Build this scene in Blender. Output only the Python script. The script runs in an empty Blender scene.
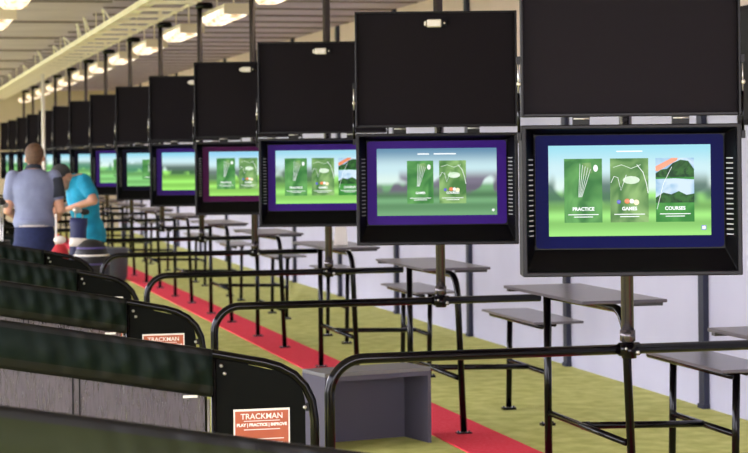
import bpy, bmesh, math, random
from mathutils import Vector, Matrix, Euler
random.seed(7)
PI = math.pi
S = bpy.context.scene
COL = S.collection

# ------------------------------------------------------------------ camera
YAW = math.radians(13.66)
ROLL = 0.0105
FPX = 2000.0
cd = bpy.data.cameras.new('camera')
cd.sensor_width = 36.0
cd.lens = FPX / 748.0 * 36.0
cd.shift_y = -(226.5 - 152.4) / 748.0
cd.clip_end = 400
cd.dof.use_dof = True
cd.dof.focus_distance = 8.1
cd.dof.aperture_fstop = 6.3
cam = bpy.data.objects.new('camera', cd)
COL.objects.link(cam)
fwd = Vector((math.sin(YAW), math.cos(YAW), 0))
rgt = Vector((math.cos(YAW), -math.sin(YAW), 0))
up = Vector((0, 0, 1))
r2 = rgt * math.cos(ROLL) + up * math.sin(ROLL) * -1
u2 = up * math.cos(ROLL) + rgt * math.sin(ROLL)
R = Matrix((r2, u2, -fwd)).transposed()
cam.matrix_world = Matrix.Translation((0, 0, 1.75)) @ R.to_4x4()
S.camera = cam

# ------------------------------------------------------------------ world, daylight, exposure
w = bpy.data.worlds.new('world')
S.world = w
w.use_nodes = True
nt = w.node_tree
bg = nt.nodes['Background']
tc = nt.nodes.new('ShaderNodeTexCoord')
sx = nt.nodes.new('ShaderNodeSeparateXYZ')
cr = nt.nodes.new('ShaderNodeValToRGB')
cr.color_ramp.elements[0].position = 0.0
cr.color_ramp.elements[0].color = (0.97, 0.94, 1.0, 1)
cr.color_ramp.elements[1].position = 0.7
cr.color_ramp.elements[1].color = (0.70, 0.74, 1.0, 1)
nt.links.new(tc.outputs['Generated'], sx.inputs[0])
nt.links.new(sx.outputs['Z'], cr.inputs[0])
nt.links.new(cr.outputs[0], bg.inputs['Color'])
bg.inputs['Strength'].default_value = 8.0
sl = bpy.data.lights.new('sun', 'SUN')
sl.energy = 7.0
sl.angle = 0.02
sl.color = (1.0, 0.93, 0.82)
sun = bpy.data.objects.new('sun', sl)
COL.objects.link(sun)
sun.rotation_euler = (math.radians(12), math.radians(-28), 0)
sun.location = (-8, 5, 12)
S.view_settings.view_transform = 'Standard'
S.view_settings.look = 'None'
S.view_settings.gamma = 1
S.view_settings.exposure = 0.2
S.view_settings.use_curve_mapping = False
S.cycles.use_denoising = True
S.cycles.max_bounces = 8
S.cycles.sample_clamp_indirect = 6

# ------------------------------------------------------------------ materials
def srgb(r, g, b):
    f = lambda c: (c / 255 / 12.92) if c <= 10.3 else ((c / 255 + 0.055) / 1.055) ** 2.4
    return (f(r), f(g), f(b), 1)

def mat(name, col, rough=0.5, metal=0.0, noise=0.0, nscale=20, bump=0.0, bscale=60, spec=0.5, coat=0.0, col2=None):
    m = bpy.data.materials.new(name)
    m.use_nodes = True
    t = m.node_tree
    b = t.nodes['Principled BSDF']
    b.inputs['Roughness'].default_value = rough
    b.inputs['Metallic'].default_value = metal
    b.inputs['Specular IOR Level'].default_value = spec
    b.inputs['Coat Weight'].default_value = coat
    b.inputs['Coat Roughness'].default_value = 0.15
    b.inputs['Base Color'].default_value = col
    tcn = t.nodes.new('ShaderNodeTexCoord')
    if noise or col2:
        n = t.nodes.new('ShaderNodeTexNoise')
        n.inputs['Scale'].default_value = nscale
        n.inputs['Detail'].default_value = 5
        t.links.new(tcn.outputs['Object'], n.inputs['Vector'])
        rp = t.nodes.new('ShaderNodeValToRGB')
        c2 = col2 or tuple(min(1, c * (1 + noise)) for c in col[:3]) + (1,)
        c1 = col if col2 else tuple(c * (1 - noise) for c in col[:3]) + (1,)
        rp.color_ramp.elements[0].position = 0.35
        rp.color_ramp.elements[1].position = 0.65
        rp.color_ramp.elements[0].color = c1
        rp.color_ramp.elements[1].color = c2
        t.links.new(n.outputs['Fac'], rp.inputs[0])
        t.links.new(rp.outputs[0], b.inputs['Base Color'])
    if bump:
        n2 = t.nodes.new('ShaderNodeTexNoise')
        n2.inputs['Scale'].default_value = bscale
        n2.inputs['Detail'].default_value = 4
        t.links.new(tcn.outputs['Object'], n2.inputs['Vector'])
        bp = t.nodes.new('ShaderNodeBump')
        bp.inputs['Strength'].default_value = bump
        t.links.new(n2.outputs['Fac'], bp.inputs['Height'])
        t.links.new(bp.outputs[0], b.inputs['Normal'])
    return m

def emis(name, col, strength):
    m = bpy.data.materials.new(name)
    m.use_nodes = True
    t = m.node_tree
    b = t.nodes['Principled BSDF']
    b.inputs['Base Color'].default_value = (0.02, 0.02, 0.02, 1)
    b.inputs['Roughness'].default_value = 0.3
    b.inputs['Emission Color'].default_value = col
    b.inputs['Emission Strength'].default_value = strength
    return m

M = {}
M['turf'] = mat('turf', srgb(198, 200, 112), 0.95, noise=0.0, nscale=7, bump=0.6, bscale=260, spec=0.1, col2=srgb(222, 222, 138))
M['carpet'] = mat('red_carpet', srgb(250, 66, 84), 0.95, nscale=60, bump=0.4, bscale=250, spec=0.1, col2=srgb(255, 88, 104))
M['wall'] = mat('wall_panel', srgb(187, 186, 208), 0.55, nscale=1.5, bump=0.03, bscale=8, col2=srgb(193, 192, 213))
M['wall_end'] = mat('end_wall', srgb(196, 180, 150), 0.8, noise=0.04, nscale=2)
M['wall_up'] = mat('upper_wall', srgb(228, 204, 196), 0.7, noise=0.03, nscale=2)
M['navy'] = mat('navy_steel', srgb(42, 44, 62), 0.5, spec=0.3)
M['ceiling'] = mat('ceiling_panel', srgb(172, 156, 180), 0.7, nscale=1.2, col2=srgb(186, 170, 192))
M['rib'] = mat('ceiling_rib', srgb(126, 112, 110), 0.7)
M['ground'] = mat('range_grass', srgb(118, 124, 92), 0.95, noise=0.2, nscale=0.4)
M['black_box'] = mat('black_powdercoat', srgb(14, 12, 14), 0.6, noise=0.05, nscale=5, bump=0.05, bscale=400, spec=0.2)
M['lid'] = mat('lid_panel', srgb(19, 13, 18), 0.6, spec=0.1)
M['inner'] = mat('inner_housing', srgb(4, 3, 5), 0.4, spec=0.16)
M['rim'] = mat('housing_rim', srgb(19, 16, 20), 0.4, spec=0.22)
M['pipe'] = mat('black_pipe', srgb(6, 4, 6), 0.14, spec=0.22)
M['pole'] = mat('grey_black_pole', srgb(92, 86, 88), 0.25, metal=0.75, spec=0.7)
M['chrome'] = mat('bright_steel', srgb(200, 196, 190), 0.3, metal=0.85)
M['latch'] = mat('latch_metal', srgb(214, 205, 190), 0.4, metal=0.4)
M['slot'] = mat('slot_edge', srgb(190, 188, 192), 0.4)
M['table_top'] = mat('table_board', srgb(66, 58, 68), 0.28, spec=0.6, noise=0.08, nscale=6, coat=0.3)
M['bench_top'] = mat('bench_board', srgb(84, 78, 84), 0.3, spec=0.6, noise=0.08, nscale=6, coat=0.3)
M['edge'] = mat('board_edge', srgb(40, 37, 38), 0.5)
M['fabric'] = mat('dark_green_tarp', srgb(8, 19, 13), 0.6, noise=0.1, nscale=3, bump=0.05, bscale=30, spec=0.12)
M['olive'] = mat('olive_lit_tarp', srgb(34, 38, 20), 0.6, noise=0.12, nscale=3, spec=0.1)  # same green tarp; light on the nearest cloth put into an olive colour
M['hem'] = mat('black_hem', srgb(7, 7, 7), 0.5, spec=0.3)
M['panel'] = mat('black_side_panel', srgb(7, 8, 5), 0.6, spec=0.08)
M['orange'] = mat('orange_sign', srgb(184, 92, 56), 0.5, nscale=8, col2=srgb(172, 80, 46))
M['white'] = mat('white_print', srgb(240, 232, 222), 0.5)
M['offwhite'] = mat('offwhite_metal', srgb(244, 230, 208), 0.5, noise=0.06, nscale=3)
M['cable'] = mat('pale_cable', srgb(246, 236, 220), 0.5)
M['lampbody'] = mat('lamp_body', srgb(214, 196, 170), 0.5)
M['crate'] = mat('crate_grey', srgb(88, 84, 98), 0.5, spec=0.25, noise=0.03, nscale=3)
M['crate_lit_top'] = mat('crate_lit_top', srgb(120, 118, 120), 0.4, spec=0.5)  # crate grey lightened: light falling on the top put into the colour
M['bin'] = mat('bin_plastic', srgb(78, 80, 92), 0.5, spec=0.4)
M['skin'] = mat('skin', srgb(206, 152, 124), 0.55, noise=0.05, nscale=12)
M['hair'] = mat('brown_hair', srgb(92, 66, 48), 0.7, noise=0.25, nscale=60, bump=0.4, bscale=120)
M['polo'] = mat('grey_polo', srgb(124, 130, 160), 0.8, noise=0.1, nscale=9, bump=0.8, bscale=9)
M['sleeve'] = mat('dark_sleeve', srgb(46, 50, 62), 0.85, noise=0.06, nscale=10)
M['jeans'] = mat('blue_jeans', srgb(26, 36, 78), 0.85, noise=0.15, nscale=30)
M['belt'] = mat('pale_belt', srgb(206, 196, 200), 0.6)
M['teal'] = mat('teal_shirt', srgb(18, 150, 190), 0.8, noise=0.16, nscale=12, bump=0.8, bscale=10)
M['blacktrouser'] = mat('black_trousers', srgb(24, 24, 30), 0.85)
M['cap'] = mat('dark_cap', srgb(60, 58, 62), 0.8)
M['shoe'] = mat('shoe', srgb(48, 44, 44), 0.6)
M['navybag'] = mat('navy_bag', srgb(34, 40, 84), 0.6)
M['blackbag'] = mat('black_bag', srgb(26, 25, 28), 0.5)
M['purple'] = mat('purple_trim', srgb(92, 80, 140), 0.5)
M['redcloth'] = mat('red_cloth', srgb(196, 44, 54), 0.8)
M['lamp'] = emis('lamp_diffuser', (1.0, 0.80, 0.55, 1), 1.5)
_t = M['lamp'].node_tree
_w = _t.nodes.new('ShaderNodeTexNoise'); _w.inputs['Scale'].default_value = 1.0; _w.inputs['Detail'].default_value = 3
_m = _t.nodes.new('ShaderNodeMapping'); _m.inputs['Scale'].default_value = (22, 4, 10)
_c = _t.nodes.new('ShaderNodeTexCoord'); _r = _t.nodes.new('ShaderNodeValToRGB')
_r.color_ramp.elements[0].position = .38; _r.color_ramp.elements[0].color = (.52, .34, .17, 1)
_r.color_ramp.elements[1].position = .6; _r.color_ramp.elements[1].color = (1, .86, .66, 1)
_t.links.new(_c.outputs['Object'], _m.inputs[0]); _t.links.new(_m.outputs[0], _w.inputs['Vector'])
_t.links.new(_w.outputs['Fac'], _r.inputs[0]); _t.links.new(_r.outputs[0], _t.nodes['Principled BSDF'].inputs['Emission Color'])
for nm, c in (('navy', (3, 6, 64)), ('purple', (56, 28, 116)), ('magenta', (70, 20, 66)), ('dark', (14, 11, 34))):
    M['bezel_' + nm] = mat('bezel_glass_' + nm, srgb(*c), 0.3, spec=0.03)  # purple and magenta stand in for reflections, painted as the glass colour

def mesh_screen_mat():
    m = bpy.data.materials.new('sheer_grey_mesh')
    m.use_nodes = True
    t = m.node_tree
    b = t.nodes['Principled BSDF']
    b.inputs['Roughness'].default_value = 0.6
    b.inputs['Base Color'].default_value = srgb(92, 84, 90)
    tcn = t.nodes.new('ShaderNodeTexCoord')
    mp = t.nodes.new('ShaderNodeMapping')
    mp.inputs['Scale'].default_value = (120, 120, 14)
    n = t.nodes.new('ShaderNodeTexNoise')
    n.inputs['Scale'].default_value = 1.0
    n.inputs['Detail'].default_value = 3
    rp = t.nodes.new('ShaderNodeMapRange')
    rp.inputs[1].default_value = 0.35
    rp.inputs[2].default_value = 0.65
    rp.inputs[3].default_value = 0.66
    rp.inputs[4].default_value = 0.86
    t.links.new(tcn.outputs['Object'], mp.inputs[0])
    t.links.new(mp.outputs[0], n.inputs['Vector'])
    t.links.new(n.outputs['Fac'], rp.inputs[0])
    t.links.new(rp.outputs[0], b.inputs['Alpha'])
    return m
M['mesh'] = mesh_screen_mat()

def screen_mat(name, seed, sky=(150, 200, 225), grass=(120, 185, 90), trees=(52, 96, 70), horizon=0.5, blur=0.12, strength=1.0, tint=None):
    """A lit display showing a soft landscape: sky, a line of trees, grass. Generated coords: x across, z up."""
    m = bpy.data.materials.new(name)
    m.use_nodes = True
    t = m.node_tree
    b = t.nodes['Principled BSDF']
    b.inputs['Base Color'].default_value = (0.01, 0.01, 0.01, 1)
    b.inputs['Roughness'].default_value = 0.3
    b.inputs['Specular IOR Level'].default_value = 0.05
    tcn = t.nodes.new('ShaderNodeTexCoord')
    sp = t.nodes.new('ShaderNodeSeparateXYZ')
    t.links.new(tcn.outputs['Generated'], sp.inputs[0])
    def ramp(stops):
        r = t.nodes.new('ShaderNodeValToRGB')
        r.color_ramp.interpolation = 'EASE'
        e = r.color_ramp.elements
        e[0].position = stops[0][0]; e[0].color = srgb(*stops[0][1])
        e[1].position = stops[-1][0]; e[1].color = srgb(*stops[-1][1])
        for p, c in stops[1:-1]:
            k = e.new(p); k.color = srgb(*c)
        return r
    g0 = tuple(int(c * .88) for c in grass); g1 = tuple(min(255, int(c * 1.12 + 12)) for c in grass)
    base = ramp([(0.0, g1), (.14, grass), (.22, g1), (horizon - .2, g0), (horizon - .08, g1), (horizon + .02, (214, 236, 230)), (horizon + .2, (196, 226, 232)), (1.0, sky)])
    t.links.new(sp.outputs['Z'], base.inputs[0])
    mp = t.nodes.new('ShaderNodeMapping')
    mp.inputs['Location'].default_value = (seed * 3.7, seed, 0)
    mp.inputs['Scale'].default_value = (6.0, 0, 2.4)
    n = t.nodes.new('ShaderNodeTexNoise')
    n.inputs['Scale'].default_value = 1.0
    n.inputs['Detail'].default_value = 1
    t.links.new(tcn.outputs['Generated'], mp.inputs[0])
    t.links.new(mp.outputs[0], n.inputs['Vector'])
    nr = t.nodes.new('ShaderNodeMapRange'); nr.interpolation_type = 'SMOOTHSTEP'
    nr.inputs[1].default_value = .40; nr.inputs[2].default_value = .40 + blur
    t.links.new(n.outputs['Fac'], nr.inputs[0])
    lo = t.nodes.new('ShaderNodeMapRange'); lo.interpolation_type = 'SMOOTHSTEP'
    lo.inputs[1].default_value = horizon - .22; lo.inputs[2].default_value = horizon - .1
    t.links.new(sp.outputs['Z'], lo.inputs[0])
    hi = t.nodes.new('ShaderNodeMapRange'); hi.interpolation_type = 'SMOOTHSTEP'
    hi.inputs[1].default_value = horizon + .22; hi.inputs[2].default_value = horizon + .02
    t.links.new(sp.outputs['Z'], hi.inputs[0])
    m1 = t.nodes.new('ShaderNodeMath'); m1.operation = 'MULTIPLY'
    m2 = t.nodes.new('ShaderNodeMath'); m2.operation = 'MULTIPLY'
    t.links.new(nr.outputs[0], m1.inputs[0]); t.links.new(lo.outputs[0], m1.inputs[1])
    t.links.new(m1.outputs[0], m2.inputs[0]); t.links.new(hi.outputs[0], m2.inputs[1])
    m3 = t.nodes.new('ShaderNodeMath'); m3.operation = 'MULTIPLY'; m3.inputs[1].default_value = .9
    t.links.new(m2.outputs[0], m3.inputs[0])
    mx = t.nodes.new('ShaderNodeMix'); mx.data_type = 'RGBA'
    mx.inputs[7].default_value = srgb(*trees)
    t.links.new(m3.outputs[0], mx.inputs[0])
    t.links.new(base.outputs[0], mx.inputs[6])
    t.links.new(mx.outputs[2], b.inputs['Emission Color'])
    b.inputs['Emission Strength'].default_value = strength
    return m

def card_mat(name, c1, c2, scale=6, strength=1.0):
    m = bpy.data.materials.new(name)
    m.use_nodes = True
    t = m.node_tree
    b = t.nodes['Principled BSDF']
    b.inputs['Base Color'].default_value = (0.01, 0.01, 0.01, 1)
    b.inputs['Roughness'].default_value = 0.3
    b.inputs['Specular IOR Level'].default_value = 0.05
    tcn = t.nodes.new('ShaderNodeTexCoord')
    n = t.nodes.new('ShaderNodeTexNoise'); n.inputs['Scale'].default_value = scale; n.inputs['Distortion'].default_value = 1.5
    t.links.new(tcn.outputs['Object'], n.inputs['Vector'])
    rp = t.nodes.new('ShaderNodeValToRGB')
    rp.color_ramp.elements[0].position = 0.38; rp.color_ramp.elements[0].color = srgb(*c1)
    rp.color_ramp.elements[1].position = 0.62; rp.color_ramp.elements[1].color = srgb(*c2)
    t.links.new(n.outputs['Fac'], rp.inputs[0])
    t.links.new(rp.outputs[0], b.inputs['Emission Color'])
    b.inputs['Emission Strength'].default_value = strength
    return m

M['card_green'] = card_mat('card_green', (50, 116, 56), (104, 170, 92))
M['card_olive'] = card_mat('card_olive', (70, 120, 62), (142, 182, 112))
M['card_water'] = card_mat('card_water', (150, 190, 220), (206, 226, 240), 10)
M['card_tree'] = card_mat('card_tree', (18, 62, 30), (52, 106, 46), 30)
M['card_foot'] = card_mat('card_foot', (46, 128, 50), (70, 150, 64), 8)
M['card_pale'] = card_mat('card_pale', (196, 226, 190), (226, 240, 222), 14)
M['ui_white'] = emis('ui_white', (0.9, 0.95, 0.95, 1), 1.0)
M['ui_orange'] = emis('ui_orange', srgb(226, 120, 60), 1.0)
M['ui_blue'] = emis('ui_blue', srgb(70, 80, 190), 1.0)
M['ui_cream'] = emis('ui_cream', srgb(250, 236, 190), 1.0)

# ------------------------------------------------------------------ mesh builder
class MB:
    def __init__(s):
        s.v = []; s.f = []; s.m = []; s.mats = []; s.sm = []
    def mi(s, m):
        if m not in s.mats: s.mats.append(m)
        return s.mats.index(m)
    def add(s, vs, fs, m, smooth=False):
        o = len(s.v); k = s.mi(m)
        s.v += [tuple(v) for v in vs]
        for f in fs:
            s.f.append(tuple(i + o for i in f)); s.m.append(k); s.sm.append(smooth)
        return s
    def box(s, x0, x1, y0, y1, z0, z1, m, T=None):
        vs = [Vector(p) for p in ((x0,y0,z0),(x1,y0,z0),(x1,y1,z0),(x0,y1,z0),(x0,y0,z1),(x1,y0,z1),(x1,y1,z1),(x0,y1,z1))]
        if T: vs = [T @ v for v in vs]
        return s.add(vs, [(0,3,2,1),(4,5,6,7),(0,1,5,4),(1,2,6,5),(2,3,7,6),(3,0,4,7)], m)
    def tube(s, pts, r, m, n=12, T=None, caps=True):
        pts = [Vector(p) for p in pts]
        rs = r if isinstance(r, (list, tuple)) else [r] * len(pts)
        vs = []; fs = []
        t0 = (pts[1] - pts[0]).normalized()
        a = Vector((0, 0, 1)) if abs(t0.z) < 0.9 else Vector((1, 0, 0))
        nx = t0.cross(a).normalized()
        for i, p in enumerate(pts):
            if i == 0: t = pts[1] - p
            elif i == len(pts) - 1: t = p - pts[i - 1]
            else: t = (pts[i + 1] - p).normalized() + (p - pts[i - 1]).normalized()
            t.normalize()
            nx = (nx - t * nx.dot(t)).normalized()
            ny = t.cross(nx)
            k = 1.0
            if 0 < i < len(pts) - 1:
                c = (pts[i + 1] - p).normalized().dot((p - pts[i - 1]).normalized())
                k = 1 / max(0.6, math.sqrt(max(0.0, (1 + c) / 2)))
            for j in range(n):
                an = 2 * PI * j / n
                vs.append(p + nx * (math.cos(an) * rs[i]) + ny * (math.sin(an) * rs[i]))
        for i in range(len(pts) - 1):
            for j in range(n):
                j2 = (j + 1) % n
                fs.append((i * n + j, i * n + j2, (i + 1) * n + j2, (i + 1) * n + j))
        if caps:
            fs.append(tuple(reversed(range(n))))
            fs.append(tuple(range((len(pts) - 1) * n, len(pts) * n)))
        if T: vs = [T @ v for v in vs]
        return s.add(vs, fs, m, True)
    def lathe(s, prof, m, c=(0, 0, 0), n=24, T=None):
        c = Vector(c); vs = []; fs = []
        for (r, z) in prof:
            for j in range(n):
                a = 2 * PI * j / n
                vs.append(c + Vector((r * math.cos(a), r * math.sin(a), z)))
        for i in range(len(prof) - 1):
            for j in range(n):
                j2 = (j + 1) % n
                fs.append((i * n + j, i * n + j2, (i + 1) * n + j2, (i + 1) * n + j))
        fs.append(tuple(reversed(range(n))))
        fs.append(tuple(range((len(prof) - 1) * n, len(prof) * n)))
        if T: vs = [T @ v for v in vs]
        return s.add(vs, fs, m, True)
    def ball(s, c, r, m, sc=(1, 1, 1), n=12, T=None, rot=None):
        vs = []; fs = []; k = n // 2
        c = Vector(c)
        for i in range(k + 1):
            ph = PI * i / k
            for j in range(n):
                a = 2 * PI * j / n
                p = Vector((math.sin(ph) * math.cos(a) * sc[0], math.sin(ph) * math.sin(a) * sc[1], -math.cos(ph) * sc[2])) * r
                if rot: p = rot @ p
                vs.append(c + p)
        for i in range(k):
            for j in range(n):
                j2 = (j + 1) % n
                fs.append((i * n + j, i * n + j2, (i + 1) * n + j2, (i + 1) * n + j))
        if T: vs = [T @ v for v in vs]
        return s.add(vs, fs, m, True)
    def prism(s, poly, y0, y1, m, T=None):
        """poly: list of (x, z) extruded from y0 to y1"""
        n = len(poly)
        vs = [Vector((x, y0, z)) for x, z in poly] + [Vector((x, y1, z)) for x, z in poly]
        if T: vs = [T @ v for v in vs]
        fs = [tuple(range(n)), tuple(reversed(range(n, 2 * n)))]
        for i in range(n):
            j = (i + 1) % n
            fs.append((i, i + n, j + n, j))
        return s.add(vs, fs, m)
    def build(s, name, parent=None, bevel=0.0, seg=2):
        me = bpy.data.meshes.new(name)
        me.from_pydata(s.v, [], s.f)
        for m in s.mats: me.materials.append(m)
        for p, k, sm in zip(me.polygons, s.m, s.sm):
            p.material_index = k; p.use_smooth = sm
        me.validate()
        bm = bmesh.new(); bm.from_mesh(me)
        bmesh.ops.remove_doubles(bm, verts=bm.verts, dist=1e-6)
        bmesh.ops.recalc_face_normals(bm, faces=bm.faces)
        bm.to_mesh(me); bm.free()
        o = bpy.data.objects.new(name, me)
        COL.objects.link(o)
        if parent: o.parent = parent
        if bevel:
            b = o.modifiers.new('bevel', 'BEVEL'); b.width = bevel; b.segments = seg; b.limit_method = 'ANGLE'; b.angle_limit = math.radians(50)
        return o

def arc(cx, cz, r, a0, a1, n=8):
    return [(cx + r * math.cos(a0 + (a1 - a0) * i / n), cz + r * math.sin(a0 + (a1 - a0) * i / n)) for i in range(n + 1)]

def tag(o, label=None, cat=None, group=None, kind=None):
    if label: o['label'] = label
    if cat: o['category'] = cat
    if group: o['group'] = group
    if kind: o['kind'] = kind
    return o

def empty(name, loc, label=None, cat=None, group=None, rz=0):
    o = bpy.data.objects.new(name, None)
    COL.objects.link(o); o.location = loc; o.rotation_euler = (0, 0, rz)
    o.empty_display_size = 0.1
    return tag(o, label, cat, group)

def copy_tree(o, parent=None, name=None):
    c = o.copy(); COL.objects.link(c); c.parent = parent
    for ch in list(o.children): copy_tree(ch, c)
    return c

def text_mb(txt, size, m, T, parent, name='lettering', bold=0.0, depth=0.0004, align='CENTER'):
    cu = bpy.data.curves.new(name, 'FONT')
    cu.body = txt; cu.size = size; cu.align_x = align; cu.align_y = 'CENTER'
    cu.extrude = depth; cu.offset = bold; cu.resolution_u = 3
    tmp = bpy.data.objects.new('tmp_text', cu)
    COL.objects.link(tmp)
    dg = bpy.context.evaluated_depsgraph_get()
    me = bpy.data.meshes.new_from_object(tmp.evaluated_get(dg))
    bpy.data.objects.remove(tmp, do_unlink=True)
    bpy.data.curves.remove(cu)
    me.name = name
    me.transform(T)
    me.materials.clear(); me.materials.append(m)
    o = bpy.data.objects.new(name, me); COL.objects.link(o)
    if parent: o.parent = parent
    return o

# text stands upright in XZ facing -Y
UP = Matrix.Rotation(PI / 2, 4, 'X')

# ------------------------------------------------------------------ the setting
b = MB().box(-2.6, 5.36, -3, 48, -0.12, 0, M['turf'])
tag(b.build('floor'), kind='structure')
b = MB().box(-160, -2.6, -60, 160, -0.5, -0.14, M['ground'])
tag(b.build('ground'), kind='structure')
b = MB().box(3.25, 3.655, -3, 47.9, 0.0, 0.008, M['carpet'])
tag(b.build('carpet_runner'), 'long red carpet runner laid on the green turf under the tables', 'carpet')
# right wall
b = MB().box(5.36, 5.5, -3, 48, -0.12, 2.45, M['wall']).box(5.36, 5.5, -3, 48, 2.45, 3.5, M['wall_up'])
tag(b.build('wall_right'), kind='structure')
for i in range(18):
    y = 12.6 - 2.8 * 3 + 2.8 * i
    if y > 47: break
    p = MB().box(5.32, 5.359, y - 0.045, y + 0.045, 0.0, 3.3, M['navy'])
    tag(p.box(5.31, 5.359, y - 0.05, y + 0.05, 0.0, 0.03, M['navy']).build('trim_%d' % (i + 1)), kind='structure')
b = MB().box(-2.6, 5.36, 48, 48.2, -0.12, 3.5, M['wall_end'])
tag(b.build('wall_end'), kind='structure')
# ceiling with cross ribs
b = MB().box(-2.6, 5.5, -3, 48.2, 3.3, 3.45, M['ceiling'])
for i in range(16):
    y = -2.0 + i * 3.15
    b.box(-2.6, 2.2, y, y + 0.05, 3.275, 3.3, M['rib'])
for i in range(44):
    y = 1.0 + i * 1.05
    b.box(2.2, 5.31, y, y + 0.03, 3.282, 3.3, M['rib'])
tag(b.build('ceiling'), kind='structure')
# outer eaves beam and its columns carry the roof on the open side
b = MB().box(-2.6, -2.4, -3, 48.2, 3.05, 3.27, M['navy'])
for i in range(10):
    b.box(-2.58, -2.46, -2.9 + i * 5.6, -2.78 + i * 5.6, 0, 3.05, M['navy'])
tag(b.build('trim_30'), kind='structure')

# ------------------------------------------------------------------ monitor stations
NB = 14
ORD = ['nearest', 'second', 'third', 'fourth', 'fifth', 'sixth', 'seventh', 'eighth', 'ninth', 'tenth', 'eleventh', 'twelfth', 'thirteenth', 'fourteenth']
W, Z0, Z1 = 0.838, 1.268, 1.847
def cabT(): return Matrix.Translation((2.759 - 2.872, 7.172 - 7.534, 0)) @ Matrix.Rotation(-YAW, 4, 'Z')
CT = cabT()
HX = 0.362; BZ0, BZ1 = 1.373, 1.807          # display glass
AX = 0.312; AZ0, AZ1 = 1.419, 1.768         # lit picture
DV = 0.085                                    # glass set back behind the rim

def station_base():
    root = empty('monitor_station', (2.872, 7.534, 0))
    h = W / 2
    # housing: rim, inward sloping sides, outer shell
    b = MB()
    o_ = [(-h, Z0), (h, Z0), (h, Z1), (-h, Z1)]
    i_ = [(-h + .018, Z0 + .018), (h - .018, Z0 + .018), (h - .018, Z1 - .016), (-h + .018, Z1 - .016)]
    k_ = [(-HX - .006, BZ0 - .006), (HX + .006, BZ0 - .006), (HX + .006, BZ1 + .006), (-HX - .006, BZ1 + .006)]
    def ring(p, v): return [CT @ Vector((x, v, z)) for x, z in p]
    q = lambda a: [(i + a[0], (i + 1) % 4 + a[0], (i + 1) % 4 + a[1], i + a[1]) for i in range(4)]
    b.add(ring(o_, 0) + ring(i_, 0), q((0, 4)), M['rim'])
    b.add(ring(i_, 0) + ring(i_, .02), q((0, 4)), M['rim'])
    b.add(ring(i_, .02) + ring(k_, DV), q((0, 4)), M['inner'])
    b.add(ring(k_, DV) , [(0, 1, 2, 3)], M['inner'])
    b.add(ring(o_, 0) + ring(o_, .17), q((0, 4)), M['black_box'])
    b.add(ring(o_, .17), [(3, 2, 1, 0)], M['black_box'])
    b.build('housing', root, bevel=0.004)
    # side slots
    for sgn in (-1, 1):
        b = MB()
        for i in range(16):
            z = 1.42 + i * 0.0195
            v0, v1 = .034, .072
            xa = h - .018 - (h - .018 - HX - .006) * (v0 - .02) / (DV - .02)
            xb = h - .018 - (h - .018 - HX - .006) * (v1 - .02) / (DV - .02)
            b.add([CT @ Vector((sgn * (xa - .003), v0, z)), CT @ Vector((sgn * (xb - .003), v1, z)),
                   CT @ Vector((sgn * (xb - .003), v1, z + .0045)), CT @ Vector((sgn * (xa - .003), v0, z + .0045))], [(0, 1, 2, 3)], M['slot'])
        b.build('vent_slots', root)
    # lid: raised door, a shallow tray
    b = MB()
    L0, L1 = 1.879, 2.478
    b.box(-h, h, .035, .05, L0, L1, M['lid'], CT)
    for x0, x1 in ((-h, -h + .009), (h - .009, h)):
        b.box(x0, x1, 0.0, .035, L0, L1, M['rim'], CT)
    b.box(-h + .009, h - .009, 0.012, .035, L1 - .009, L1, M['rim'], CT)
    b.box(-h + .009, h - .009, 0.012, .035, L0, L0 + .012, M['rim'], CT)
    b.build('lid', root, bevel=.002)
    b = MB().box(-.045, .03, .012, .034, 2.395, 2.437, M['latch'], CT).box(.03, .058, .010, .034, 2.4, 2.432, M['hem'], CT).box(.04, .05, .006, .034, 2.41, 2.422, M['latch'], CT)
    b.box(-.06, -.045, .01, .03, 2.402, 2.428, M['latch'], CT)
    tag(b.build('latch', root, bevel=.005), 'silver latch')
    for u in (-.19, .19):
        b = MB().box(u - .032, u + .032, .012, .04, 1.847, 1.879, M['hem'], CT)
        b.tube([CT @ Vector((u - .03, .008, 1.87)), CT @ Vector((u + .03, .008, 1.87))], .004, M['chrome'], 8)
        b.build('hinge', root)
    for sgn in (-1, 1):
        x = sgn * (h + .009)
        b = MB().tube([CT @ Vector((x, .02, 1.80)), CT @ Vector((x, .02, 1.97))], .006, M['pipe'], 8)
        b.tube([CT @ Vector((x, .02, 1.97)), CT @ Vector((x, .02, 2.10))], .0035, M['chrome'], 8)
        b.box(x - .007, x + .007, .01, .03, 2.08, 2.11, M['rim'], CT).box(x - .007, x + .007, .01, .03, 1.79, 1.82, M['rim'], CT)
        b.ball(CT @ Vector((x, .006, 2.005)), .009, M['latch'])
        b.build('gas_strut', root)
    # pole with joint collar, clamps and ceiling bracket
    b = MB().tube([(0, 0, .9815), (0, 0, 3.13)], .0255, M['pole'], 16).tube([(0, 0, .985), (0, 0, 1.03)], .031, M['pole'], 16)
    b.build('pole', root)
    b = MB()
    for z in (1.40, 1.72):
        b.box(-.05, .05, .17, .36, z, z + .05, M['black_box'], CT)
    b.build('clamp_arm', root)
    b = MB()
    pl = [(-.03, 3.2)]
    b.lathe([(.06, 3.12), (.085, 3.13), (.085, 3.165), (.07, 3.18)], M['pipe'], (.045, 0, 0), 20)
    b.box(-.13, .0, -.05, .05, 3.18, 3.205, M['offwhite']).box(-.02, .02, -.02, .02, 3.18, 3.3, M['offwhite'])
    b.build('ceiling_bracket', root)
    return root

def star(b, c, r, m, dx=1, dz=1, y=0):
    pass

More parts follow.
